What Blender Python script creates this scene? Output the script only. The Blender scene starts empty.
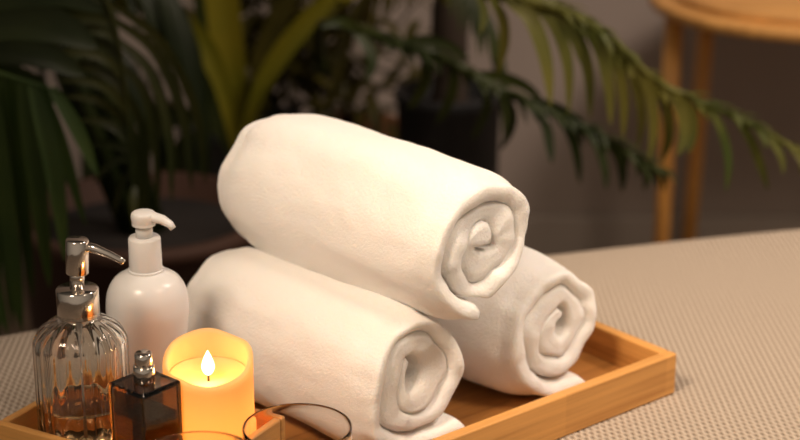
import bpy, bmesh, math, random
from mathutils import Vector, Matrix, noise
R = math.radians
random.seed(7)
sc = bpy.context.scene
col = sc.collection

# ------------------------------------------------------------------ camera, light, exposure
FPX, PITCH, CAMH = 1860.0, R(19.3), 0.62
cam_d = bpy.data.cameras.new('camera'); cam = bpy.data.objects.new('camera', cam_d); col.objects.link(cam)
cam.location = (0, 0, CAMH); cam.rotation_euler = (R(90) - PITCH, 0, 0)
cam_d.sensor_width = 36.0; cam_d.lens = FPX / 800 * 36.0
cam_d.clip_start = 0.05
cam_d.dof.use_dof = True; cam_d.dof.focus_distance = 1.27; cam_d.dof.aperture_fstop = 5.4
sc.camera = cam

w = bpy.data.worlds.new('world'); sc.world = w; w.use_nodes = True
# the rest of the room: brighter behind the camera, dim towards the plants
_nt = w.node_tree; _bg = _nt.nodes['Background']; _bg.inputs[0].default_value = (1.0, 0.82, 0.64, 1)
_tc = _nt.nodes.new('ShaderNodeTexCoord'); _sx = _nt.nodes.new('ShaderNodeSeparateXYZ'); _mr = _nt.nodes.new('ShaderNodeMapRange')
_nt.links.new(_tc.outputs['Generated'], _sx.inputs[0]); _nt.links.new(_sx.outputs[1], _mr.inputs[0]); _nt.links.new(_mr.outputs[0], _bg.inputs[1])
_mr.inputs[1].default_value = 0.5; _mr.inputs[2].default_value = -1.0; _mr.inputs[3].default_value = 0.03; _mr.inputs[4].default_value = 0.34

def area(name, loc, aim, size, power, colour, size_y=None):
    d = bpy.data.lights.new(name, 'AREA'); d.energy = power; d.color = colour
    d.shape = 'RECTANGLE'; d.size = size; d.size_y = size_y or size
    o = bpy.data.objects.new(name, d); col.objects.link(o); o.location = loc
    o.rotation_euler = (Vector(aim) - Vector(loc)).to_track_quat('-Z', 'Y').to_euler()
    return o
_d = bpy.data.lights.new('key_lamp', 'SPOT'); _d.energy = 150.0; _d.color = (1.0, 0.78, 0.58)
_d.spot_size = R(32); _d.spot_blend = 1.0; _d.shadow_soft_size = 0.24
_o = bpy.data.objects.new('key_lamp', _d); col.objects.link(_o); _o.location = (-0.62, 0.30, 1.50)
_o.rotation_euler = (Vector((0.22, 1.40, 0.02)) - _o.location).to_track_quat('-Z', 'Y').to_euler()
_d = bpy.data.lights.new('fill_spot', 'SPOT'); _d.energy = 68.0; _d.color = (1.0, 0.80, 0.62)  # unseen spot added as fill for bed, towel ends and right frond
_d.spot_size = R(62); _d.spot_blend = 1.0; _d.shadow_soft_size = 0.20
_o = bpy.data.objects.new('fill_spot', _d); col.objects.link(_o); _o.location = (0.75, 0.75, 1.35)
_o.rotation_euler = (Vector((0.45, 1.52, 0.0)) - _o.location).to_track_quat('-Z', 'Y').to_euler()
area('wall_fill', (1.1, 1.7, 1.6), (0.75, 3.0, -0.05), 0.45, 25.0, (1.0, 0.82, 0.70))  # unseen area light added to brighten the back wall and stool

sc.view_settings.view_transform = 'Standard'; sc.view_settings.look = 'None'
sc.view_settings.exposure = 0.0; sc.view_settings.gamma = 1.0
sc.view_settings.use_curve_mapping = False
sc.cycles.use_denoising = True
sc.cycles.caustics_reflective = True; sc.cycles.caustics_refractive = True
sc.cycles.sample_clamp_indirect = 6.0
sc.cycles.max_bounces = 14; sc.cycles.transmission_bounces = 14; sc.cycles.glossy_bounces = 8

# ------------------------------------------------------------------ helpers
def px(x, y, Y):
    """world point seen at photo position x, y when it stands at distance Y"""
    u = (x - 400) / FPX; v = (220 - y) / FPX
    ry = math.cos(PITCH) + v * math.sin(PITCH); rz = -math.sin(PITCH) + v * math.cos(PITCH)
    t = Y / ry
    return Vector((u * t, Y, CAMH + rz * t))

def tag(o, label=None, cat=None, group=None, kind=None):
    for k, v in (('label', label), ('category', cat), ('group', group), ('kind', kind)):
        if v: o[k] = v
    return o
def empty(name, loc, rz=0.0):
    o = bpy.data.objects.new(name, None); col.objects.link(o)
    o.location = loc; o.rotation_euler = (0, 0, rz); o.empty_display_size = 0.02
    return o
def link(name, verts, faces, mats, parent=None, loc=(0, 0, 0), rot=(0, 0, 0), smooth=True, mi=None, fix=True):
    me = bpy.data.meshes.new(name)
    me.from_pydata([tuple(v) for v in verts], [], faces)
    if not isinstance(mats, (list, tuple)): mats = [mats]
    for m in mats: me.materials.append(m)
    if mi: me.polygons.foreach_set('material_index', mi)
    if fix:
        bm = bmesh.new(); bm.from_mesh(me); bmesh.ops.recalc_face_normals(bm, faces=bm.faces); bm.to_mesh(me); bm.free()
    me.polygons.foreach_set('use_smooth', [smooth] * len(me.polygons))
    o = bpy.data.objects.new(name, me); col.objects.link(o)
    o.location = loc; o.rotation_euler = rot
    if parent: o.parent = parent
    return o
def structure(o): o['kind'] = 'structure'; return o

def box_mesh(bm, c, s, bevel=0.0, seg=3, mat=None):
    r = bmesh.ops.create_cube(bm, size=1.0, matrix=Matrix.Translation(c) @ Matrix.Diagonal((s[0], s[1], s[2], 1)))
    if bevel:
        es = list({e for v in r['verts'] for e in v.link_edges})
        bmesh.ops.bevel(bm, geom=es, offset=bevel, segments=seg, profile=0.5, affect='EDGES')
def box(name, c, s, m, parent=None, bevel=0.0, smooth=False, seg=3, loc=(0, 0, 0), rot=(0, 0, 0)):
    bm = bmesh.new(); box_mesh(bm, c, s, bevel, seg)
    me = bpy.data.meshes.new(name); bm.to_mesh(me); bm.free(); me.materials.append(m)
    me.polygons.foreach_set('use_smooth', [smooth] * len(me.polygons))
    o = bpy.data.objects.new(name, me); col.objects.link(o); o.location = loc; o.rotation_euler = rot
    if parent: o.parent = parent
    return o
def lathe_data(prof, n=48, fr=None):
    """prof: list of (radius, z); radius 0 closes. fr(theta, i) scales the radius of row i"""
    V, F, rows = [], [], []
    for i, (r, z) in enumerate(prof):
        if r <= 1e-7:
            rows.append([len(V)]); V.append((0, 0, z)); continue
        row = []
        for k in range(n):
            t = 2 * math.pi * k / n; q = r * (fr(t, i) if fr else 1)
            row.append(len(V)); V.append((q * math.cos(t), q * math.sin(t), z))
        rows.append(row)
    for a, b in zip(rows, rows[1:]):
        for k in range(n):
            k2 = (k + 1) % n
            if len(a) == 1 and len(b) == 1: continue
            if len(a) == 1: F.append((a[0], b[k], b[k2]))
            elif len(b) == 1: F.append((a[k], a[k2], b[0]))
            else: F.append((a[k], a[k2], b[k2], b[k]))
    return V, F
def lathe(name, prof, m, parent=None, n=48, fr=None, loc=(0, 0, 0), rot=(0, 0, 0), fix=True):
    V, F = lathe_data(prof, n, fr)
    return link(name, V, F, m, parent, loc, rot, fix=fix)
def smooth_prof(pts, k=6):
    """Catmull-Rom through (r, z) points"""
    out = []
    P = [pts[0]] + list(pts) + [pts[-1]]
    for i in range(1, len(P) - 2):
        for j in range(k):
            t = j / k; o = []
            for d in (0, 1):
                a, b, c, e = P[i - 1][d], P[i][d], P[i + 1][d], P[i + 2][d]
                o.append(0.5 * (2 * b + (c - a) * t + (2 * a - 5 * b + 4 * c - e) * t * t + (3 * b - a - 3 * c + e) * t ** 3))
            out.append((max(o[0], 0), o[1]))
    out.append(pts[-1]); return out
def tube_data(pts, radii, n=12, V=None, F=None, flat=1.0):
    V = [] if V is None else V; F = [] if F is None else F
    pts = [Vector(p) for p in pts]; up = Vector((0, 0, 1)); rows = []
    for i, p in enumerate(pts):
        d = (pts[min(i + 1, len(pts) - 1)] - pts[max(i - 1, 0)]).normalized()
        s = d.cross(up)
        s = s.normalized() if s.length > 1e-4 else Vector((1, 0, 0))
        u = s.cross(d); r = radii[i] if isinstance(radii, (list, tuple)) else radii
        rows.append([len(V) + k for k in range(n)])
        for k in range(n):
            t = 2 * math.pi * k / n
            V.append(p + s * (r * math.cos(t)) + u * (r * flat * math.sin(t)))
    for a, b in zip(rows, rows[1:]):
        for k in range(n): F.append((a[k], a[(k + 1) % n], b[(k + 1) % n], b[k]))
    F.append(tuple(rows[0])); F.append(tuple(rows[-1]))
    return V, F
def bez(P, n):
    """Catmull-Rom polyline through the points P, n samples"""
    P = [Vector(p) for p in P]; Q = [2 * P[0] - P[1]] + P + [2 * P[-1] - P[-2]]
    out = []; m = len(P) - 1
    for k in range(n):
        f = k / (n - 1) * m; i = min(int(f), m - 1); t = f - i
        a, b, c, e = Q[i], Q[i + 1], Q[i + 2], Q[i + 3]
        out.append(0.5 * (2 * b + (c - a) * t + (2 * a - 5 * b + 4 * c - e) * t * t + (3 * b - a - 3 * c + e) * t ** 3))
    return out

# ------------------------------------------------------------------ materials
def mat(name, c=(0.8, 0.8, 0.8), rough=0.5, **kw):
    m = bpy.data.materials.new(name); m.use_nodes = True
    b = m.node_tree.nodes['Principled BSDF']
    b.inputs['Base Color'].default_value = (*c, 1); b.inputs['Roughness'].default_value = rough
    for k, v in kw.items():
        key = k.replace('_', ' ')
        i = b.inputs[key]
        i.default_value = (*v, 1) if isinstance(v, tuple) and len(v) == 3 and i.type == 'RGBA' else v
    return m
def N(m, t, **kw):
    n = m.node_tree.nodes.new(t)
    for k, v in kw.items():
        if k in n.inputs: n.inputs[k].default_value = v
        else: setattr(n, k, v)
    return n
def L(m, a, b): m.node_tree.links.new(a, b)
def coords(m, scale=(1, 1, 1), rot=(0, 0, 0)):
    tc = N(m, 'ShaderNodeTexCoord'); mp = N(m, 'ShaderNodeMapping')
    mp.inputs['Scale'].default_value = scale; mp.inputs['Rotation'].default_value = rot
    L(m, tc.outputs['Object'], mp.inputs['Vector']); return mp.outputs['Vector']
def ramp(m, fac, stops):
    r = N(m, 'ShaderNodeValToRGB'); e = r.color_ramp.elements
    while len(e) > 1: e.remove(e[-1])
    e[0].position = stops[0][0]; e[0].color = (*stops[0][1], 1)
    for p, c in stops[1:]:
        x = e.new(p); x.color = (*c, 1)
    L(m, fac, r.inputs[0]); return r.outputs[0]
def bump(m, h, strength, dist):
    b = N(m, 'ShaderNodeBump'); b.inputs['Strength'].default_value = strength; b.inputs['Distance'].default_value = dist
    L(m, h, b.inputs['Height']); L(m, b.outputs[0], m.node_tree.nodes['Principled BSDF'].inputs['Normal']); return b
def bsdf(m): return m.node_tree.nodes['Principled BSDF']

def wood(name, along, c1, c2, rough=0.38, strips=0.022):
    """bamboo: fine long fibres and glued strips running along one axis"""
    m = mat(name, c1, rough)
    s = [230.0, 230.0, 230.0]; s['xyz'.index(along)] = 5.0
    v = coords(m, tuple(s))
    n1 = N(m, 'ShaderNodeTexNoise', Scale=1.0, Detail=5.0, Roughness=0.6); L(m, v, n1.inputs['Vector'])
    s2 = [1 / strips] * 3; s2['xyz'.index(along)] = 9.0
    vo = N(m, 'ShaderNodeTexWhiteNoise'); vo.noise_dimensions = '3D'
    fl = N(m, 'ShaderNodeVectorMath'); fl.operation = 'FLOOR'
    L(m, coords(m, tuple(s2)), fl.inputs[0]); L(m, fl.outputs[0], vo.inputs['Vector'])
    mx = N(m, 'ShaderNodeMath'); mx.operation = 'MULTIPLY_ADD'; mx.inputs[1].default_value = 0.3
    L(m, vo.outputs['Value'], mx.inputs[0]); L(m, n1.outputs[0], mx.inputs[2])
    L(m, ramp(m, mx.outputs[0], [(0.38, c2), (0.6, c1), (0.85, tuple(min(1, k * 1.18) for k in c1))]), bsdf(m).inputs['Base Color'])
    bump(m, n1.outputs[0], 0.12, 0.001)
    return m
BAM1, BAM2 = (0.56, 0.275, 0.075), (0.40, 0.17, 0.038)
M_bam_x = wood('bamboo_x', 'x', BAM1, BAM2); M_bam_y = wood('bamboo_y', 'y', BAM1, BAM2)
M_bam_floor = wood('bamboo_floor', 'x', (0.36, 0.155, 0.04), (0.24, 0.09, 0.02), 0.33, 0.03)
M_stool = wood('stool_wood', 'z', (0.62, 0.30, 0.07), (0.45, 0.19, 0.04), 0.4)
M_stool_h = wood('stool_seat_wood', 'x', (0.66, 0.34, 0.10), (0.5, 0.23, 0.06), 0.35)

def towel_mat():
    m = mat('towel_terry', (0.91, 0.88, 0.84), 0.95)
    b = bsdf(m); b.inputs['Sheen Weight'].default_value = 0.5; b.inputs['Sheen Roughness'].default_value = 0.6
    b.inputs['Specular IOR Level'].default_value = 0.1
    b.inputs['Subsurface Weight'].default_value = 0.45; b.inputs['Subsurface Radius'].default_value = (0.006, 0.005, 0.004); b.inputs['Subsurface Scale'].default_value = 1.0
    v = coords(m)
    n1 = N(m, 'ShaderNodeTexNoise', Scale=520.0, Detail=3.0, Roughness=0.7); L(m, v, n1.inputs['Vector'])
    n2 = N(m, 'ShaderNodeTexNoise', Scale=120.0, Detail=4.0, Roughness=0.6); L(m, v, n2.inputs['Vector'])
    a = N(m, 'ShaderNodeMath'); a.operation = 'MULTIPLY_ADD'; a.inputs[1].default_value = 0.5
    L(m, n2.outputs[0], a.inputs[0]); L(m, n1.outputs[0], a.inputs[2])
    bump(m, a.outputs[0], 0.6, 0.0018)
    return m
M_towel = towel_mat()

def cover_mat():
    m = mat('waffle_cotton', (0.4, 0.33, 0.26), 0.9)
    bsdf(m).inputs['Specular IOR Level'].default_value = 0.15
    v = coords(m, rot=(0, 0, R(-24)))
    sep = N(m, 'ShaderNodeSeparateXYZ'); L(m, v, sep.inputs[0])
    def wv(sock, period, ph=0.0):
        a = N(m, 'ShaderNodeMath'); a.operation = 'MULTIPLY_ADD'; a.inputs[1].default_value = 2 * math.pi / period; a.inputs[2].default_value = ph
        L(m, sock, a.inputs[0]); s = N(m, 'ShaderNodeMath'); s.operation = 'SINE'; L(m, a.outputs[0], s.inputs[0]); return s.outputs[0]
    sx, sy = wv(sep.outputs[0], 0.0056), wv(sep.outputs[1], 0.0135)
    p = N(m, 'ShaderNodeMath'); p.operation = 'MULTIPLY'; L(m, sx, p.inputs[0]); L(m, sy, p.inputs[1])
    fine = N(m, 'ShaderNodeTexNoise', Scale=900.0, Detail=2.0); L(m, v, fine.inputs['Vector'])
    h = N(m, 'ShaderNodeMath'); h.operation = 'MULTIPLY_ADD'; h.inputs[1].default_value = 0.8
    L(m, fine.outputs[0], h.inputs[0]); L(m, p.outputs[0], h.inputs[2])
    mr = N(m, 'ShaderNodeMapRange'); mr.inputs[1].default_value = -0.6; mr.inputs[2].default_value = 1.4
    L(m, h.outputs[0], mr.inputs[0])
    L(m, ramp(m, mr.outputs[0], [(0.0, (0.15, 0.11, 0.08)), (0.4, (0.45, 0.37, 0.29)), (1.0, (0.56, 0.475, 0.385))]), bsdf(m).inputs['Base Color'])  # shade inside the weave pits is painted into the colour
    bump(m, h.outputs[0], 1.0, 0.0012)
    return m
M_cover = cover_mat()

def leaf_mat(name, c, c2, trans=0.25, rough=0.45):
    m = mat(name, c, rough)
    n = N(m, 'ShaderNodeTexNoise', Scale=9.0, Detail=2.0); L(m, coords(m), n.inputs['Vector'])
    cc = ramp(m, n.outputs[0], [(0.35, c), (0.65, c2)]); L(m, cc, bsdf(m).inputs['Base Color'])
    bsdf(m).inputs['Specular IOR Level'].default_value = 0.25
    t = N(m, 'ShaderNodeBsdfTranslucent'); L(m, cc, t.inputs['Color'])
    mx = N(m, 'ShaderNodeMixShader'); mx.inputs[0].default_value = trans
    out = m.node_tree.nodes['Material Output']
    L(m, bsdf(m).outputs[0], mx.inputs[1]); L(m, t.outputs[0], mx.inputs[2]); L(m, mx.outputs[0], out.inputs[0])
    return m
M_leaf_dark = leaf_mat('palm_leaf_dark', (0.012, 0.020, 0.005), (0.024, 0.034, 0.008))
M_leaf_strap = leaf_mat('strap_leaf', (0.13, 0.135, 0.008), (0.21, 0.175, 0.012))
M_leaf_right = leaf_mat('date_leaf', (0.045, 0.066, 0.012), (0.13, 0.12, 0.022))
M_leaf_deep = leaf_mat('deep_leaf', (0.022, 0.034, 0.008), (0.045, 0.055, 0.010))
M_leaf_olive = leaf_mat('olive_leaf', (0.040, 0.036, 0.006), (0.085, 0.07, 0.010))
M_bark = mat('bark', (0.03, 0.018, 0.01), 0.9)
M_soil = mat('soil', (0.012, 0.008, 0.006), 0.95)
M_pot_black = mat('black_planter', (0.0025, 0.0025, 0.003), 0.7)
M_pot_grey = mat('slate_planter', (0.035, 0.04, 0.04), 0.6)
M_pot_terra = mat('terracotta', (0.20, 0.08, 0.025), 0.8)
M_pot_brown = mat('brown_planter', (0.05, 0.019, 0.009), 0.75)

M_chrome = mat('polished_metal', (0.74, 0.68, 0.62), 0.13, Metallic=1.0)
M_white_pl = mat('white_plastic', (0.76, 0.75, 0.74), 0.28)
bsdf(M_white_pl).inputs['Subsurface Weight'].default_value = 0.15
bsdf(M_white_pl).inputs['Subsurface Radius'].default_value = (0.01, 0.008, 0.006)
bsdf(M_white_pl).inputs['Subsurface Scale'].default_value = 0.4
M_glass = mat('clear_glass', (0.97, 0.96, 0.93), 0.015, Transmission_Weight=1.0, IOR=1.48)
M_thin = mat('tumbler_glass', (0.99, 0.98, 0.96), 0.01, Transmission_Weight=1.0, IOR=1.30)
bsdf(M_thin).inputs['Specular IOR Level'].default_value = 1.0
M_liquid = mat('amber_liquid', (0.92, 0.62, 0.34), 0.02, Transmission_Weight=1.0, IOR=1.36)
M_smoke = mat('smoked_glass', (0.42, 0.39, 0.36), 0.02, Transmission_Weight=1.0, IOR=1.5)
M_scent = mat('brown_scent', (0.50, 0.34, 0.22), 0.02, Transmission_Weight=1.0, IOR=1.36)
M_tube = mat('clear_tube', (0.9, 0.88, 0.85), 0.25, Transmission_Weight=0.6, IOR=1.45)

def wax_mat():
    m = mat('glowing_wax', (0.95, 0.74, 0.38), 0.55)
    t = N(m, 'ShaderNodeBsdfTranslucent'); t.inputs['Color'].default_value = (1.0, 0.72, 0.38, 1)
    mx = N(m, 'ShaderNodeMixShader'); mx.inputs[0].default_value = 0.5
    L(m, bsdf(m).outputs[0], mx.inputs[1]); L(m, t.outputs[0], mx.inputs[2]); L(m, mx.outputs[0], m.node_tree.nodes['Material Output'].inputs[0])
    return m
M_wax = wax_mat()
def flame_mat():
    m = bpy.data.materials.new('flame'); m.use_nodes = True
    nt = m.node_tree; nt.nodes.clear()
    e = nt.nodes.new('ShaderNodeEmission'); o = nt.nodes.new('ShaderNodeOutputMaterial')
    e.inputs[0].default_value = (1.0, 0.78, 0.38, 1); e.inputs[1].default_value = 6.0
    nt.links.new(e.outputs[0], o.inputs[0]); return m
M_flame = flame_mat()

def wall_mat():
    m = mat('plaster', (0.30, 0.255, 0.225), 0.9)
    n = N(m, 'ShaderNodeTexNoise', Scale=3.0, Detail=4.0); L(m, coords(m), n.inputs['Vector'])
    L(m, ramp(m, n.outputs[0], [(0.3, (0.32, 0.265, 0.23)), (0.7, (0.36, 0.30, 0.26))]), bsdf(m).inputs['Base Color'])
    return m
M_wall = wall_mat()
M_floor = wood('floor_boards', 'x', (0.16, 0.11, 0.075), (0.10, 0.065, 0.04), 0.5, 0.12)
M_mattress = mat('mattress_cloth', (0.7, 0.66, 0.6), 0.9)
M_bedwood = wood('bed_wood', 'x', (0.25, 0.13, 0.06), (0.18, 0.09, 0.04))

# ------------------------------------------------------------------ the room
FLOOR = -0.52
structure(box('floor', (0, 1.4, FLOOR - 0.02), (6.0, 3.4, 0.04), M_floor))
structure(box('wall_back', (0, 3.06, 0.75), (6.0, 0.12, 2.6), M_wall))
structure(box('baseboard_back', (0, 2.99, FLOOR + 0.05), (6.0, 0.02, 0.10), mat('baseboard_paint', (0.35, 0.3, 0.26), 0.5), bevel=0.004))

# ------------------------------------------------------------------ the bed
EDGE = [(-1.15, 1.00), (-0.75, 1.27), (-0.344, 1.476), (-0.10, 1.592), (0.154, 1.680), (0.399, 1.752), (0.8, 1.85), (1.2, 1.92)]
def build_cover():
    E = bez([(x, y, 0) for x, y in EDGE], 90)
    V, F = [], []; r = 0.05; rows = []
    steps = [0.0, .2, .4, .6, .75, .85, .92, .97, 1.0]
    for i, p in enumerate(E):
        d = (E[min(i + 1, 89)] - E[max(i - 1, 0)]).normalized(); nrm = Vector((-d.y, d.x, 0))
        near = Vector((p.x * 1.0, 0.15, 0)); q = p - nrm * r * 0.35
        row = []
        for t in steps:
            s = near.lerp(q, t); row.append(len(V)); V.append(s)
        for k in range(1, 9):
            a = math.pi / 2 * k / 8
            row.append(len(V)); V.append(q + nrm * (r * math.sin(a)) + Vector((0, 0, -r + r * math.cos(a))))
        for k in range(1, 7):
            fold = 0.006 * math.sin(p.x * 40 + k) * k / 6
            row.append(len(V)); V.append(q + nrm * (r + fold) + Vector((0, 0, -r - 0.30 * k / 6)))
        rows.append(row)
    for a, b in zip(rows, rows[1:]):
        for k in range(len(a) - 1): F.append((a[k], a[k + 1], b[k + 1], b[k]))
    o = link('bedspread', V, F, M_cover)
    sm = o.modifiers.new('thick', 'SOLIDIFY'); sm.thickness = 0.004; sm.offset = -1.0
    if o.data.polygons[0].normal.z < 0: o.data.flip_normals()
    return o
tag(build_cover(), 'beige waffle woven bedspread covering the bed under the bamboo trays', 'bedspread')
bed = tag(empty('bed', (0, 0.9, FLOOR)), 'bed under the beige waffle bedspread, its mattress wholly covered', 'bed')
def bed_slab(name, inset, z0, z1, m):
    E = [(x, y) for x, y in EDGE]; ring = []
    for x, y in E: ring.append((x * 0.985, y - inset))
    ring += [(E[-1][0] * 0.985, 0.2), (E[0][0] * 0.985, 0.2)]
    n = len(ring); V = [(x, y - 0.9, z0 - FLOOR) for x, y in ring] + [(x, y - 0.9, z1 - FLOOR) for x, y in ring]
    F = [tuple(range(n)), tuple(range(n, 2 * n))] + [(k, (k + 1) % n, n + (k + 1) % n, n + k) for k in range(n)]
    return link(name, V, F, m, bed, smooth=False)
bed_slab('mattress', 0.05, -0.30, -0.0065, M_mattress)
bed_slab('bed_base', 0.06, FLOOR + 0.0, -0.302, M_bedwood)

# ------------------------------------------------------------------ trays
def tray(name, loc, rz, w, d, z_floor, wall, th, label, feet=False):
    """near-left corner of the tray at its origin, local x along the front rail"""
    t = empty(name, loc, rz); zb = z_floor - 0.006
    h = wall - zb if feet else wall
    z0 = zb if feet else 0.0
    box('front_rail', (w / 2, th / 2, z0 + h / 2), (w, th, h), M_bam_x, t, 0.0015)
    box('back_rail', (w / 2, d - th / 2, z0 + h / 2), (w, th, h), M_bam_x, t, 0.0015)
    for x in (th / 2, w - th / 2):
        box('side_rail', (x, d / 2, z0 + h / 2), (th, d - 2 * th - 0.0004, h), M_bam_y, t, 0.0015)
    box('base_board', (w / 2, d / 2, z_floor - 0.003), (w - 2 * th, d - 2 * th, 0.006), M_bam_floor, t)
    if feet:
        for x in (0.012, w - 0.012):
            for y in (0.012, d - 0.012):
                box('leg', (x, y, zb / 2), (0.016, 0.016, zb), M_bam_x, t, 0.001)
    return tag(t, label, 'tray')
# towel tray: right-hand front corner at (.221, 1.357)
a1 = R(40); TW = 0.345
tray('serving_tray', (0.219 - TW * math.cos(a1), 1.352 - TW * math.sin(a1), 0.0005), a1, TW, 0.288, 0.008, 0.0345, 0.0095,
     'orange brown bamboo tray under the three rolled towels')
a2 = R(-30); T2 = Vector((-0.2737, 1.1412, 0))
tray('serving_tray', (T2.x, T2.y, 0.0005), a2, 0.1640, 0.1072, 0.050, 0.075, 0.006,
     'small bamboo tray under the bottles and candle, its corner showing at the left edge', feet=True)
def on_tray2(u, v, z=0.0507):
    return (T2.x + u * math.cos(a2) - v * math.sin(a2), T2.y + u * math.sin(a2) + v * math.cos(a2), z)

# ------------------------------------------------------------------ towels
def nvec(p):
    return Vector((noise.noise(p), noise.noise(p + Vector((17.3, 5.1, 9.7))), noise.noise(p + Vector((3.9, 31.7, 22.1)))))
def towel(name, face, az, length, rad, seed, label, T=0.0185, flap=0.03, phase=-90.0, core=0.0, squash=0.965):
    """a towel folded lengthwise and rolled; near end face at local y = 0; local z = 0 is what it rests on"""
    h = T / 2 * 1.20; pitch = T
    pts = []      # centre line of the folded cloth in the end plane (x right, z up), tip first
    r0 = rad - T / 2
    ph = R(phase)
    # flap: straight run tangent to the bottom
    bx, bz = r0 * math.cos(ph), r0 * math.sin(ph)
    tx, tz = -math.sin(ph), math.cos(ph)
    nf = max(2, int(flap / 0.0025))
    for k in range(nf):
        f = flap * (1 - k / nf)
        pts.append((bx + tx * f, bz + tz * f + 0.0))
    th = 0.0
    while True:
        r = r0 - pitch * max(0.0, th) / (2 * math.pi)
        if r < T * 0.40: break
        a = ph - th
        pts.append((r * math.cos(a), r * math.sin(a)))
        th += 0.0026 / max(r, 0.006)
    n = len(pts)
    V, F, rows = [], [], []
    capn = 9; m1 = max(20, int(length / 0.0035)); m2 = 4
    off = Vector((seed * 3.7, seed * 1.9, seed * 5.3))
    def warp(x, z, y):
        q = math.hypot(x, z) / rad
        p = Vector((x, y * 0.35, z))
        a = nvec(p * 20 + off) * (0.0050)
        b = nvec(p * 42 + off * 2) * (0.0125 * max(0.0, 1 - q * 0.95))
        c = nvec(Vector((x * 90, y * 60, z * 90)) + off) * 0.0006
        x2, z2 = x + a.x + b.x + c.x, z + a.z + b.z + c.z
        z2 = z2 * squash
        lo = -rad * squash * 0.93
        if z2 < lo: z2 = lo + (z2 - lo) * 0.12
        return x2, z2, c.y
    for i, (cx, cz) in enumerate(pts):
        x0, z0 = pts[max(i - 1, 0)]; x1, z1 = pts[min(i + 1, n - 1)]
        dx, dz = x1 - x0, z1 - z0; l = math.hypot(dx, dz) or 1; nx, nz = dz / l, -dx / l
        # outward side: away from centre
        if nx * cx + nz * cz < 0 and math.hypot(cx, cz) > T * 0.7: nx, nz = -nx, -nz
        if i and (nx * pn[0] + nz * pn[1]) < 0: nx, nz = -nx, -nz
        pn = (nx, nz)
        s = i * 0.0026; e = min(s, (n - 1 - i) * 0.0026)
        hh = h * (math.sqrt(max(0.0, 1 - (1 - min(1, (e + 0.0002) / h)) ** 2)))
        hh *= 1 + 0.06 * noise.noise(Vector((s * 35, seed, 0)))
        y_in = 0.0035 * noise.noise(Vector((s * 25, seed, 3))) + 0.0012 * noise.noise(Vector((s * 70, seed, 9)))
        frac = min(1.0, s / (n * 0.0026))
        y_near = -0.0 + y_in + 0.006 * frac * (1 if seed % 2 else 0.7) - 0.001
        y_far = length + 0.0035 * noise.noise(Vector((s * 25, seed, 13)))
        lap = s / (2 * math.pi * r0); q_ = 1 - min(1.0, max(0.0, lap - 0.85) / 0.3) if s > flap else 1.0
        ro = 0.0018 + 0.0048 * q_; af = 0.55 + 0.65 * q_
        ring = []
        # outer side, near -> far
        for k in range(m1 + 1): ring.append((hh - ro * (math.exp(-k / m1 * length / 0.0095) + math.exp(-(1 - k / m1) * length / 0.016)) * hh / h, y_near + af * hh + (y_far - y_near - (1 + af) * hh) * k / m1))
        for k in range(1, capn):
            a = math.pi / 2 - math.pi * k / capn
            ring.append((hh * math.sin(a) - ro * max(0, math.sin(a)) * hh / h, y_far - hh + hh * math.cos(a)))
        for k in range(m2 + 1): ring.append((-hh, y_far - hh + (y_near - y_far + (1 + af) * hh) * k / m2))
        for k in range(1, capn):
            a = -math.pi / 2 + math.pi * k / capn
            dent = 0.16 * hh * math.exp(-(math.sin(a) / 0.22) ** 2)
            ring.append((hh * math.sin(a) - ro * max(0, math.sin(a)) * hh / h, y_near + hh * af * (1 - math.cos(a)) + dent))
        row = []
        for nn, y in ring:
            x, z, dy = warp(cx + nx * nn, cz + nz * nn, y)
            # slack: the roll gets a little fuller and flatter along its length
            g = 1 + 0.025 * noise.noise(Vector((y * 14, seed * 2.0, 1)))
            row.append(len(V)); V.append((x * g, y + dy, z * g))
        rows.append(row)
    for a, b in zip(rows, rows[1:]):
        for k in range(len(a)):
            k2 = (k + 1) % len(a); F.append((a[k], a[k2], b[k2], b[k]))
    F.append(tuple(rows[0])); F.append(tuple(rows[-1]))
    zmin = min(v[2] for v in V)
    V = [(x, y, z - zmin) for x, y, z in V]
    # face = (x, y, z of the resting plane)
    o = link(name, V, F, M_towel, None, face, (0, 0, R(az) - math.pi / 2))
    return tag(o, label, 'towel', 'rolled white towels')
ZT = 0.0088
towel('rolled_towel', (0.0165, 1.2265, ZT), 134.5, 0.219, 0.0632, 1,
      'white plush rolled towel lying behind the lit candle, lower left of the pyramid', flap=0.047)
towel('rolled_towel', (0.1250, 1.322, ZT), 134, 0.205, 0.0632, 4,
      'white plush rolled towel lying nearest the tray corner, lower right of the pyramid', flap=0.030)
towel('rolled_towel', (0.0645, 1.2395, 0.1085), 133.5, 0.245, 0.0640, 3,
      'white plush rolled towel resting on top of the two others', flap=0.0, phase=-104, squash=0.95)

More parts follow.
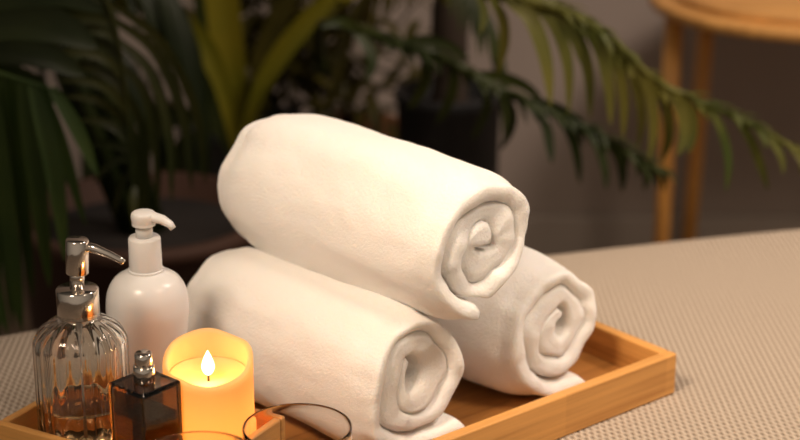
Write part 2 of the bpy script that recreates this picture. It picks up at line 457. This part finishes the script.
# ------------------------------------------------------------------ clear soap dispenser
def curve_tube(name, pts, radii, m, parent, n=14, flat=1.0):
    V, F = tube_data(pts, radii, n, flat=flat); return link(name, V, F, m, parent)
def clear_dispenser(loc):
    t = tag(empty('soap_dispenser', loc), 'clear fluted glass dispenser bottle with chrome pump, half full of amber liquid', 'soap dispenser')
    Z = loc[2]; ztop = 0.1435 - Z      # shoulder meets the collar
    rb = 0.0322
    prof = [(0.0, 0.0), (rb * 0.9, 0.0), (rb * 0.98, 0.003), (rb, 0.008), (rb, 0.055), (rb, ztop - 0.020)]
    sh = smooth_prof([(rb, ztop - 0.020), (rb * 0.97, ztop - 0.014), (rb * 0.84, ztop - 0.008), (rb * 0.62, ztop - 0.003), (0.0135, ztop), (0.0125, ztop + 0.004)], 4)
    outer = prof + sh[1:]
    inner = [(max(0.0, r - 0.0032), max(z, 0.006) - (0.0025 if z > ztop - 0.021 else 0)) for r, z in outer]
    P = outer + list(reversed(inner)); no = len(outer)
    def fr(a, i):
        if i < 3 or (i >= no): return 1.0
        z = P[i][1]; k = min(1.0, max(0.0, (ztop + 0.002 - z) / 0.008))
        return 1 - 0.035 * k * (0.5 + 0.5 * math.cos(a * 18)) ** 0.7
    def dens(P):
        out = []
        for a, b in zip(P, P[1:]):
            m = max(1, int(math.hypot(b[0] - a[0], b[1] - a[1]) / 0.006))
            for k in range(m): out.append((a[0] + (b[0] - a[0]) * k / m, a[1] + (b[1] - a[1]) * k / m))
        return out + [P[-1]]
    body = lathe('glass_body', P, M_glass, t, 144, fr)
    lv = 0.031
    lathe('liquid', [(0, 0.0062), (rb - 0.0036, 0.0062), (rb - 0.0036, lv - 0.0008), (rb - 0.0038, lv), (rb - 0.0046, lv - 0.0004), (0, lv - 0.0004)], M_liquid, t, 64)
    lathe('dip_tube', [(0.0, 0.010), (0.0024, 0.010), (0.0024, ztop + 0.004), (0, ztop + 0.004)], M_tube, t, 16)
    c0 = ztop + 0.0015
    lathe('collar', [(0.0, c0), (0.0138, c0), (0.0143, c0 + 0.0008), (0.0143, c0 + 0.0186), (0.0137, c0 + 0.0196), (0.0, c0 + 0.0196)], M_chrome, t, 48)
    p = c0 + 0.0196
    st_ = lathe('pump_stem', [(0.0, p), (0.0050, p), (0.0050, p + 0.016), (0.0, p + 0.016)], M_chrome, t, 32)
    q = p + 0.0107
    hd = lathe('pump_head', [(0.0, q), (0.0072, q), (0.0077, q + 0.0006), (0.0077, q + 0.0232), (0.0070, q + 0.0242), (0.0, q + 0.0242)], M_chrome, t, 40)
    zz = q + 0.0195
    curve_tube('spout', [(0.005, 0, zz), (0.012, -0.0015, zz - 0.0008), (0.022, -0.004, zz - 0.0034), (0.0295, -0.006, zz - 0.0060), (0.0318, -0.0065, zz - 0.0078)],
               [0.0036, 0.0033, 0.0026, 0.0023, 0.0022], M_chrome, hd, 16)
    for o in (st_, hd):                        # the pump leans a little in its collar
        o.rotation_euler = (0, R(3.6), 0); o.location = (-p * math.sin(R(3.6)), 0, p - p * math.cos(R(3.6)))
    return t
clear_dispenser(on_tray2(0.0387, 0.0470))

# ------------------------------------------------------------------ white pump bottle (stands on the bedspread behind the small tray)
def white_bottle(loc):
    t = tag(empty('pump_bottle', loc), 'opaque white plastic pump bottle behind the clear glass dispenser', 'pump bottle')
    prof = smooth_prof([(0.0, 0.0), (0.018, 0.0), (0.021, 0.003), (0.0218, 0.03), (0.0236, 0.060), (0.0274, 0.088), (0.0298, 0.108), (0.0300, 0.117),
                        (0.0284, 0.127), (0.0238, 0.1355), (0.0170, 0.1402), (0.0130, 0.1420), (0.0120, 0.1440), (0.0, 0.144)], 5)
    lathe('bottle_body', prof, M_white_pl, t, 64)
    c = 0.1422
    lathe('collar', [(0.0, c), (0.0116, c), (0.0119, c + 0.001), (0.0116, c + 0.0245), (0.0108, c + 0.0258), (0.0, c + 0.0258)], M_white_pl, t, 48)
    lathe('pump_stem', [(0, c + 0.0258), (0.0062, c + 0.0258), (0.0062, c + 0.036), (0, c + 0.036)], M_white_pl, t, 32)
    h = c + 0.0345
    hd = lathe('pump_head', smooth_prof([(0.0, h), (0.0078, h), (0.0084, h + 0.002), (0.0090, h + 0.007), (0.0078, h + 0.0098), (0.004, h + 0.0108), (0.0, h + 0.011)], 4), M_white_pl, t, 40)
    curve_tube('spout', [(-0.004, 0.0, h + 0.0066), (0.006, -0.001, h + 0.0066), (0.014, -0.003, h + 0.0052), (0.0195, -0.0045, h + 0.0020), (0.0215, -0.005, h - 0.001)],
               [0.0056, 0.0054, 0.0044, 0.0036, 0.0030], M_white_pl, hd, 18, 0.72)
    return t
white_bottle((-0.1830, 1.2525, 0.0008))

# ------------------------------------------------------------------ smoked perfume bottle
def perfume(loc, rz):
    t = tag(empty('perfume_bottle', loc, rz), 'small square smoked glass perfume bottle with bare chrome sprayer', 'perfume bottle')
    H = 0.0695; s = 0.0342; d = 0.0342
    bm = bmesh.new()
    box_mesh(bm, (0, 0, H / 2), (s, d, H), 0.0022, 3)
    r = bmesh.ops.create_cube(bm, size=1.0, matrix=Matrix.Translation((0, 0, H / 2 + 0.002)) @ Matrix.Diagonal((s - 0.007, d - 0.007, H - 0.012, 1)))
    bmesh.ops.reverse_faces(bm, faces=list({f for v in r['verts'] for f in v.link_faces}))
    me = bpy.data.meshes.new('glass_body'); bm.to_mesh(me); bm.free(); me.materials.append(M_smoke)
    o = bpy.data.objects.new('glass_body', me); col.objects.link(o); o.parent = t
    box('scent', (0, 0, 0.0085 + 0.020), (s - 0.0072, d - 0.0072, 0.040), M_scent, t)
    lathe('collar', [(0, H), (0.0066, H), (0.0071, H + 0.0006), (0.0071, H + 0.0104), (0.0065, H + 0.0112), (0, H + 0.0112)], M_chrome, t, 40)
    z = H + 0.0112
    lathe('spray_head', [(0, z), (0.0055, z), (0.0058, z + 0.0005), (0.0058, z + 0.0080), (0.0052, z + 0.0088), (0.0, z + 0.0084)], M_chrome, t, 40)
    return t
perfume(on_tray2(0.1085, 0.0264), R(49))

# ------------------------------------------------------------------ candle
def candle(loc):
    t = tag(empty('pillar_candle', loc), 'lit ivory pillar candle glowing orange with a sloping hollow rim', 'candle')
    Rc = 0.0301; Ht = 0.1245 - loc[2]; n = 96; th = 0.0042; slope = 0.30
    V, F = [], []
    prof = [(Rc * 0.96, 0.0, 0), (Rc, 0.003, 0), (Rc, 0.3, 1), (Rc, 0.6, 1), (Rc, 0.90, 1), (Rc, 0.97, 1), (Rc - 0.0010, 0.992, 1), (Rc - th * 0.5, 1.0, 1), (Rc - th + 0.0008, 0.993, 1),
            (Rc - th, 0.96, 1), (Rc - th, 0.8, 1), (Rc - th, 0.55, 1), (Rc - th, 0.25, 1), (Rc - th, 0.006, 0)]
    rows = []
    for r, z, k in prof:
        row = []
        for i in range(n):
            a = 2 * math.pi * i / n
            top = Ht + slope * Rc * math.sin(a) + 0.0012 * math.sin(3 * a + 1) + 0.0008 * math.sin(5 * a)
            zz = z * top if k else z
            row.append(len(V)); V.append((r * math.cos(a), r * math.sin(a), zz))
        rows.append(row)
    for a, b in zip(rows, rows[1:]):
        for k in range(n): F.append((a[k], a[(k + 1) % n], b[(k + 1) % n], b[k]))
    F.append(tuple(rows[0])); F.append(tuple(rows[-1]))
    link('wax_wall', V, F, M_wax, t)
    zb = Ht - 0.0175
    lathe('wax_pool', smooth_prof([(0.0, zb), (0.010, zb + 0.0004), (0.020, zb + 0.002), (Rc - th - 0.0003, zb + 0.007)], 5) +
          [(Rc - th - 0.0003, zb + 0.004)] + list(reversed(smooth_prof([(0.0, zb - 0.003), (0.012, zb - 0.0025), (0.022, zb - 0.0005), (Rc - th - 0.0003, zb + 0.004)], 5)))[1:], M_wax, t, 64)
    lathe('wick', [(0, zb - 0.001), (0.0008, zb - 0.001), (0.0008, zb + 0.006), (0, zb + 0.006)], M_bark, t, 10)
    f = zb + 0.004
    lathe('flame', smooth_prof([(0.0, f), (0.0028, f + 0.002), (0.0044, f + 0.006), (0.0036, f + 0.0105), (0.0016, f + 0.0155), (0.0, f + 0.0185)], 5), M_flame, t, 24)
    for nm, z, e, r in (('flame_light', f + 0.009, 0.065, 0.005), ('inner_light', zb * 0.55, 0.075, 0.008)):
        d = bpy.data.lights.new(nm, 'POINT'); d.energy = e; d.color = (1.0, 0.67, 0.27); d.shadow_soft_size = r
        o = bpy.data.objects.new(nm, d); col.objects.link(o); o.parent = t; o.location = (0, -0.0075 if nm == 'flame_light' else 0, z)
    return t
candle(on_tray2(0.1272, 0.0709, 0.0507))

# ------------------------------------------------------------------ drinking glasses
def glass(name, loc, r, h, label):
    t = 0.0012
    P = [(0, 0), (r * 0.72, 0), (r * 0.80, 0.002)] + smooth_prof([(r * 0.80, 0.002), (r * 0.92, h * 0.35), (r * 0.985, h * 0.75), (r, h - 0.0012)], 4) + \
        [(r - t * 0.25, h - 0.0003), (r - t * 0.6, h), (r - t * 0.95, h - 0.0004), (r - t, h - 0.0012)] + \
        smooth_prof([(r - t, h - 0.0014), (r * 0.985 - t, h * 0.75), (r * 0.92 - t, h * 0.35), (r * 0.78 - t, 0.006), (0.0, 0.006)], 4)
    o = lathe(name, P, M_thin, None, 72, loc=loc)
    return tag(o, label, 'glass')
glass('drinking_glass', (-0.066, 1.083, 0.0008), 0.0352, 0.100, 'clear open glass beside the candle in front of the lower left towel')
glass('drinking_glass', (-0.122, 1.005, 0.0008), 0.037, 0.1165, 'clear glass at the bottom edge, only the far arc of its rim in view')

# ------------------------------------------------------------------ plants
def leaf_strip(V, F, base, direction, length, width, droop, nseg=7, side=Vector((0, 0, 1)), fold=0.25, curl=0.0):
    """one folded blade that bends down along its length"""
    p = Vector(base); d = Vector(direction).normalized(); st = length / nseg; rows = []
    for i in range(nseg + 1):
        t = i / nseg
        s = d.cross(side)
        s = s.normalized() if s.length > 1e-3 else Vector((1, 0, 0))
        nn = s.cross(d).normalized()
        wd = width * (math.sin(math.pi * min(1, 0.12 + 0.88 * t) ** 0.75) ** 0.7 if t < 1 else 0.02) * 0.5
        wd = max(wd, width * 0.03)
        rows.append(len(V))
        V.extend([p - s * wd + nn * wd * fold, p.copy(), p + s * wd + nn * wd * fold])
        p = p + d * st
        d = (d + Vector((curl / nseg, 0, -droop / nseg))).normalized()
    for a, b in zip(rows, rows[1:]):
        F.append((a, a + 1, b + 1, b)); F.append((a + 1, a + 2, b + 2, b + 1))
def frond(name, path, n, lf, width, mat_, parent, droop=1.2, spread=0.9, sides=(1, -1), r0=0.004, start=0.08, gravity=0.3, nseg=7, jit=0.12, fold=0.3):
    """a feather leaf: rachis along path with n leaflets a side; lf(t) gives leaflet length"""
    P = bez(path, 60); V, F = [], []
    tube_data(P, [r0 * (1 - 0.75 * i / 59) for i in range(60)], 6, V, F)
    for k in range(n):
        t = start + (1 - start) * (k + 0.5) / n; f = t * 59; i = min(int(f), 58)
        p = P[i].lerp(P[i + 1], f - i); d = (P[i + 1] - P[i]).normalized()
        sd = d.cross(Vector((0, 0, 1))).normalized()
        for s in sides:
            ln = lf(t) * random.uniform(1 - jit, 1 + jit)
            if ln <= 0: continue
            fw = 0.55 + 0.5 * t
            dr = (sd * s * spread + d * fw * random.uniform(0.85, 1.15) + Vector((0, 0, -gravity * random.uniform(0.5, 1.4)))).normalized()
            leaf_strip(V, F, p, dr, ln, width * random.uniform(0.85, 1.1), droop * random.uniform(0.75, 1.25), nseg, fold=fold)
    return link(name, V, F, mat_, parent, fix=False)
def plant_root(name, x, Y, label, z=FLOOR):
    return tag(empty(name, (x, Y, z)), label, 'potted plant')
def planter(parent, r_top, r_bot, h, m, z=0.0):
    return lathe('pot', [(0, z), (r_bot * 0.97, z), (r_bot, z + 0.004), (r_top, z + h - 0.018), (r_top * 1.04, z + h - 0.016), (r_top * 1.04, z + h - 0.002), (r_top * 1.02, z + h), (r_top * 0.93, z + h),
                  (r_top * 0.90, z + h - 0.03), (0, z + h - 0.03)], m, parent, 48)
def rel(o, pts): return [Vector(p) - o.location for p in pts]

# left palm, dark fronds drooping into the frame from beyond its left edge
lp = plant_root('potted_palm', -0.31, 2.12, 'dark green palm with long drooping fronds filling the upper left')
planter(lp, 0.15, 0.12, 0.41, M_pot_brown)
lathe('soil', [(0, 0.36), (0.132, 0.36), (0.132, 0.382), (0, 0.386)], M_soil, lp, 32)
crown = Vector((-0.40, 1.98, 0.05))
for k in range(7):
    a = k * 0.9; V_, F_ = tube_data([Vector((0.02 * math.cos(a), 0.02 * math.sin(a), 0.384)), Vector((0.03 * math.cos(a) - 0.05, 0.03 * math.sin(a), 0.55)), Vector((0.05 * math.cos(a) - 0.09, 0.045 * math.sin(a), 0.80))], [0.009, 0.008, 0.006], 8)
    link('stem', V_, F_, M_leaf_dark, lp)
def pth(Y, *p): return [px(x, y, Y + (q[0] if q else 0)) for x, y, *q in p]
M_leaf_hang = leaf_mat('palm_leaf_green', (0.020, 0.044, 0.010), (0.045, 0.072, 0.014))
M_leaf_arc = leaf_mat('palm_leaf_olive', (0.022, 0.030, 0.007), (0.05, 0.05, 0.010))
def blades(parent, m, Y, specs, rachis=None, jit=0.03, fold=0.3, seed=3, rad=0.0045, short=None):
    """one frond: a rachis and leaflets, each given by the points it passes and its width in metres"""
    rn = random.Random(seed); V, F = [], []; n = 14
    if rachis: tube_data(bez(rel(parent, pth(Y, *rachis)), 24), [rad * (1 - 0.7 * k / 23) for k in range(24)], 6, V, F)
    if short:                                  # small leaflets crowding both sides of the rachis
        Q = bez(rel(parent, pth(Y, *rachis)), 60)
        for k in range(short[0]):
            t = short[2] + (1 - short[2]) * (k + rn.random()) / short[0]; f = t * 59; i = min(int(f), 58); p = Q[i].lerp(Q[i + 1], f - i); d = (Q[i + 1] - Q[i]).normalized()
            a = rn.uniform(0, 6.283); sd = d.cross(Vector((0, 0, 1))).normalized(); uu = sd.cross(d)
            leaf_strip(V, F, p, sd * math.cos(a) + uu * math.sin(a) * 0.8 + d * 0.9, short[1] * rn.uniform(0.6, 1.2), 0.008, 1.0, 5)
    for width, *pts in specs:
        k0 = rn.uniform(-jit, jit)
        P = bez(rel(parent, pth(Y, *[(x, y, k0 * q / (len(pts) - 1)) for q, (x, y) in enumerate(pts)])), n)
        tilt = Vector((rn.uniform(-0.6, 0.6), -1, rn.uniform(-0.1, 0.5))); rows = []
        for i, p in enumerate(P):
            d = (P[min(i + 1, n - 1)] - P[max(i - 1, 0)]).normalized(); sd = d.cross(tilt).normalized(); nn = sd.cross(d).normalized()
            t = i / (n - 1); wd = max(0.04, math.sin(math.pi * min(1, 0.10 + 0.90 * t)) ** 0.6) * width / 2
            rows.append(len(V)); V.extend([p - sd * wd + nn * wd * fold, p.copy(), p + sd * wd + nn * wd * fold])
        for a, b in zip(rows, rows[1:]):
            F.append((a, a + 1, b + 1, b)); F.append((a + 1, a + 2, b + 2, b + 1))
    return link('frond', V, F, m, parent, fix=False)
blades(lp, M_leaf_arc, 1.86, [
    (.012, (104, 0), (70, -12), (20, -8), (-20, 6)), (.013, (110, 12), (80, 8), (30, 12), (-20, 28)), (.012, (114, 24), (88, 18), (50, 22), (0, 40)),
    (.011, (118, 42), (100, 30), (60, 30), (20, 42)), (.011, (121, 60), (104, 44), (70, 40), (28, 50)), (.011, (124, 80), (108, 60), (76, 52), (34, 60)),
    (.011, (126, 98), (112, 78), (84, 66), (44, 68)), (.010, (127, 114), (114, 94), (92, 82), (56, 80)), (.010, (128, 130), (116, 112), (98, 100), (66, 96)),
    (.010, (129, 144), (118, 130), (102, 122), (80, 120)), (.009, (130, 152), (116, 146), (102, 143), (85, 146)), (.009, (130, 160), (118, 160), (106, 168), (94, 183)),
    (.009, (132, 172), (124, 180), (118, 196), (114, 216)), (.009, (134, 186), (133, 200), (134, 228)),
    (.011, (106, 0), (160, 40), (196, 110), (206, 185)), (.012, (112, 18), (156, 52), (184, 118), (192, 192)), (.012, (118, 40), (150, 72), (168, 130), (172, 204)),
    (.011, (122, 64), (146, 96), (156, 150), (158, 212)), (.011, (126, 92), (142, 124), (147, 170), (147, 218)), (.010, (128, 122), (138, 150), (140, 190), (139, 224))],
    rachis=[(92, -30), (112, 18), (124, 80), (129, 145), (134, 205)])
blades(lp, M_leaf_hang, 1.76, [
    (.020, (-15, 70), (-10, 190), (-2, 345)), (.021, (2, 78), (6, 190), (13, 328)), (.019, (12, 80), (22, 180), (33, 300)), (.020, (22, 82), (36, 170), (50, 288)),
    (.019, (32, 84), (52, 160), (66, 262)), (.017, (42, 86), (64, 146), (86, 226)), (.015, (52, 88), (76, 128), (98, 176)), (.019, (-4, 90), (12, 240), (22, 332)), (.018, (-25, 90), (-14, 240), (8, 335))],
    rachis=[(-90, 60), (-30, 66), (20, 80), (60, 92)], seed=8)
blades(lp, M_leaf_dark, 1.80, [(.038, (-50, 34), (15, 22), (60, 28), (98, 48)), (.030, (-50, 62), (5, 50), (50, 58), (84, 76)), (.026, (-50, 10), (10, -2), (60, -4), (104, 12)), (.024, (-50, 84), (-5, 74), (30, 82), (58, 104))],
    rachis=[(-110, 40), (-80, 40), (-50, 45)], seed=5)
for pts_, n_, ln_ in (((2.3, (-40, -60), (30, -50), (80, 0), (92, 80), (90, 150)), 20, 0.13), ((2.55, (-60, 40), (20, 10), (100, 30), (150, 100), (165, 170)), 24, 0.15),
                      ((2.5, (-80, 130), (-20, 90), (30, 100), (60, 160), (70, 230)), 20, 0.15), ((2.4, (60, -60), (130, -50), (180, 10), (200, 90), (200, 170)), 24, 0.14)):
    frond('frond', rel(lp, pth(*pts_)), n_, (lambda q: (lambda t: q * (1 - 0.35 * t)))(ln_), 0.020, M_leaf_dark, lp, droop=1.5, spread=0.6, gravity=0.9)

# strap-leaved plant, centre left, in a slate pot
sp = plant_root('strap_leaf_plant', px(240, 130, 2.55).x, 2.55, 'plant with broad yellow green strap leaves rising behind the top towel, upper left of centre')
planter(sp, 0.085, 0.07, 0.40, M_pot_grey)
lathe('soil', [(0, 0.34), (0.074, 0.34), (0.074, 0.372), (0, 0.375)], M_soil, sp, 32)
def strap(path, width, m=M_leaf_strap, n=26, fold=0.3):
    P = bez(path, n); V, F = [], []; rows = []
    for i, p in enumerate(P):
        d = (P[min(i + 1, n - 1)] - P[max(i - 1, 0)]).normalized()
        view = Vector((0.15, -1, 0.25)); s = d.cross(view).normalized(); nn = s.cross(d).normalized()
        t = i / (n - 1); wd = width / 2 * (0.35 + 0.65 * min(1, t / 0.35)) * (1 if t < 0.6 else math.sqrt(max(0.0, 1 - ((t - 0.6) / 0.4) ** 2)) + 0.02)
        rows.append(len(V)); V.extend([p - s * wd + nn * wd * fold, p - s * wd * .5 + nn * wd * fold * .35, p.copy(), p + s * wd * .5 + nn * wd * fold * .35, p + s * wd + nn * wd * fold])
    for a, b in zip(rows, rows[1:]):
        for k in range(4): F.append((a + k, a + k + 1, b + k + 1, b + k))
    return link('leaf', V, F, m, sp, fix=False)
Ys = 2.5
strap(rel(sp, pth(Ys, (238, 150), (232, 90), (224, 20), (215, -60), (200, -140))), 0.046)
strap(rel(sp, pth(Ys - .03, (240, 150), (262, 85), (300, 30), (345, -8), (400, -30))), 0.028)
strap(rel(sp, pth(Ys - .06, (236, 150), (218, 75), (190, 30), (150, 6), (100, 0))), 0.030)
strap(rel(sp, pth(Ys - .04, (234, 155), (210, 100), (185, 50), (165, 10), (150, -50))), 0.045, M_leaf_deep)
strap(rel(sp, pth(Ys + .04, (240, 150), (214, 60), (204, 0), (196, -70))), 0.03, M_leaf_deep)
strap(rel(sp, pth(Ys + .05, (244, 140), (262, 60), (285, 0), (300, -60))), 0.03, M_leaf_olive)
strap(rel(sp, pth(Ys - .02, (232, 150), (195, 120), (165, 120), (140, 150), (125, 200))), 0.030, M_leaf_deep)
strap(rel(sp, pth(Ys - .02, (228, 150), (190, 140), (175, 170), (170, 215))), 0.026, M_leaf_deep)

# olive bushy plant with terracotta pot
bp = plant_root('bushy_plant', px(352, 100, 2.65).x, 2.66, 'bushy olive leaved plant in terracotta pot behind the top towel')
planter(bp, 0.075, 0.055, 0.36, M_pot_terra)
V, F = [], []
random.seed(12)
c0 = px(318, 60, 2.6) - bp.location
for k in range(420):
    a = random.uniform(0, 6.28); e = random.uniform(-0.7, 1.2)
    b = Vector((random.gauss(-0.035, 0.075), random.gauss(0.03, 0.05), random.gauss(0.0, 0.07))) + c0
    leaf_strip(V, F, b, (math.cos(a) * math.cos(e), math.sin(a) * math.cos(e), math.sin(e)), random.uniform(0.05, 0.10), random.uniform(0.012, 0.02), 0.9, 6)
link('foliage', V, F, M_leaf_olive, bp, fix=False)
V, F = [], []
for k in range(6):
    tp = c0 + Vector((random.gauss(0, .05), 0, random.gauss(-0.02, .03)))
    tube_data([Vector((0.01 * k - 0.03, 0, 0.33)), tp * 0.5 + Vector((0, 0, 0.2)), tp], [0.004, 0.0035, 0.002], 6, V, F)
link('stem', V, F, M_bark, bp)
lathe('soil', [(0, 0.30), (0.065, 0.30), (0.065, 0.333), (0, 0.335)], M_soil, bp, 32)
blades(bp, M_leaf_deep, 2.05, [
    (.014, (352, 28), (366, 44), (372, 62), (366, 82)), (.014, (424, 52), (426, 74), (420, 92), (408, 110)), (.014, (452, 64), (452, 88), (446, 106), (436, 124)),
    (.014, (484, 82), (486, 104), (480, 122), (472, 140)), (.013, (506, 94), (512, 116), (508, 134), (500, 150)), (.012, (534, 108), (546, 126), (550, 146), (552, 164)),
    (.012, (556, 116), (570, 134), (577, 158), (580, 184)), (.012, (582, 128), (597, 146), (604, 168), (606, 190)), (.012, (604, 138), (618, 154), (623, 172), (622, 192)),
    (.011, (626, 150), (640, 162), (646, 176), (644, 190)), (.013, (470, 74), (500, 76), (526, 86), (545, 104)), (.012, (398, 44), (424, 40), (450, 46), (470, 60)),
    (.012, (520, 100), (548, 104), (572, 116), (590, 130)), (.012, (364, 36), (350, 24), (336, 22), (320, 28))],
    rachis=[(322, 70, .5), (318, 30, .3), (345, 26, .05), (400, 44), (440, 56), (480, 79), (520, 99), (560, 117), (600, 135), (640, 158), (662, 172)], rad=0.009, short=(120, 0.032, 0.25), seed=21)

# date palm in tall black planter, its frond arching right
dp = plant_root('date_palm', px(449, 100, 2.45).x, 2.45, 'palm in tall black planter with one long frond arching right past the stool')
planter(dp, 0.071, 0.060, 0.47, M_pot_black)
lathe('soil', [(0, 0.42), (0.062, 0.42), (0.062, 0.443), (0, 0.446)], M_soil, dp, 32)
lathe('trunk', smooth_prof([(0.0, 0.44), (0.026, 0.44), (0.022, 0.49), (0.025, 0.53), (0.022, 0.60), (0.0, 0.62)], 4), M_bark, dp, 20)
blades(dp, M_leaf_right, 1.90, [
    (.009, (478, -4), (484, 8), (484, 20), (480, 34)), (.012, (490, -3), (502, 18), (504, 44), (498, 74)), (.017, (506, -1), (530, 18), (545, 58), (551, 106)),
    (.015, (526, 0), (552, 22), (567, 62), (569, 114)), (.015, (548, 5), (574, 32), (588, 72), (590, 120)), (.014, (568, 13), (596, 42), (608, 82), (611, 126)),
    (.013, (588, 24), (614, 56), (624, 96), (623, 140)), (.013, (606, 38), (631, 70), (641, 112), (638, 150)), (.012, (624, 54), (648, 86), (654, 126), (649, 162)),
    (.012, (644, 72), (664, 98), (669, 134), (662, 162)), (.013, (662, 86), (680, 106), (685, 134), (678, 156)), (.011, (678, 93), (691, 112), (693, 134), (688, 154)),
    (.011, (708, 104), (722, 132), (728, 162), (726, 192)), (.010, (734, 116), (750, 138), (761, 166), (768, 190)), (.008, (762, 131), (775, 146), (782, 160), (783, 174)),
    (.008, (784, 142), (796, 152), (804, 164), (808, 178)), (.012, (514, -2), (545, 10), (572, 36), (582, 66)), (.012, (556, 8), (590, 26), (614, 52), (626, 78))],
    rachis=[(447, 0, .5), (446, -46, .4), (470, -12, .08), (520, -1), (570, 12), (610, 38), (640, 68), (665, 87), (700, 101), (740, 119), (775, 137), (812, 160)], rad=0.0085, short=(80, 0.028, 0.25), seed=31, fold=0.2)
frond('frond', rel(dp, pth(2.35, (447, 0, .1), (440, -50), (400, -40, -.05), (360, 0, -.05), (340, 50, -.05))), 20, lambda t: 0.08, 0.010, M_leaf_olive, dp, droop=1.4, spread=0.6, gravity=0.6, start=0.3)
frond('frond', rel(dp, pth(2.35, (447, 0, .1), (448, -30), (480, 0, -.05), (500, 50, -.05), (505, 100, -.05))), 18, lambda t: 0.07, 0.009, M_leaf_deep, dp, droop=1.4, spread=0.6, gravity=0.6, start=0.3)

# ------------------------------------------------------------------ stool
def stool():
    c = px(806, -4, 2.72); t = tag(empty('round_stool', (c.x, c.y, FLOOR)), 'pale honey wooden round top stool against the wall, upper right', 'stool')
    top = c.z - FLOOR; rr = 0.232
    lathe('seat', [(0, top - 0.016), (rr - 0.003, top - 0.016), (rr, top - 0.013), (rr, top - 0.003), (rr - 0.003, top), (0, top)], M_stool_h, t, 72)
    lathe('seat_ring', [(rr - 0.05, top + 0.0002), (rr - 0.035, top + 0.0002), (rr - 0.033, top + 0.010), (rr - 0.05, top + 0.010), (rr - 0.05, top + 0.0002)], M_stool_h, t, 72)
    for a, out in ((192, 0.004), (124, 0.02), (12, 0.004), (306, 0.02)):
        a = R(a); p0 = Vector((0.205 * math.cos(a), 0.205 * math.sin(a), top - 0.0165)); p1 = Vector(((0.205 + out) * math.cos(a), (0.205 + out) * math.sin(a), 0.0))
        V, F = tube_data([p1, p0], [0.0115, 0.0135], 20); link('leg', V, F, M_stool, t)
    return t
stool()
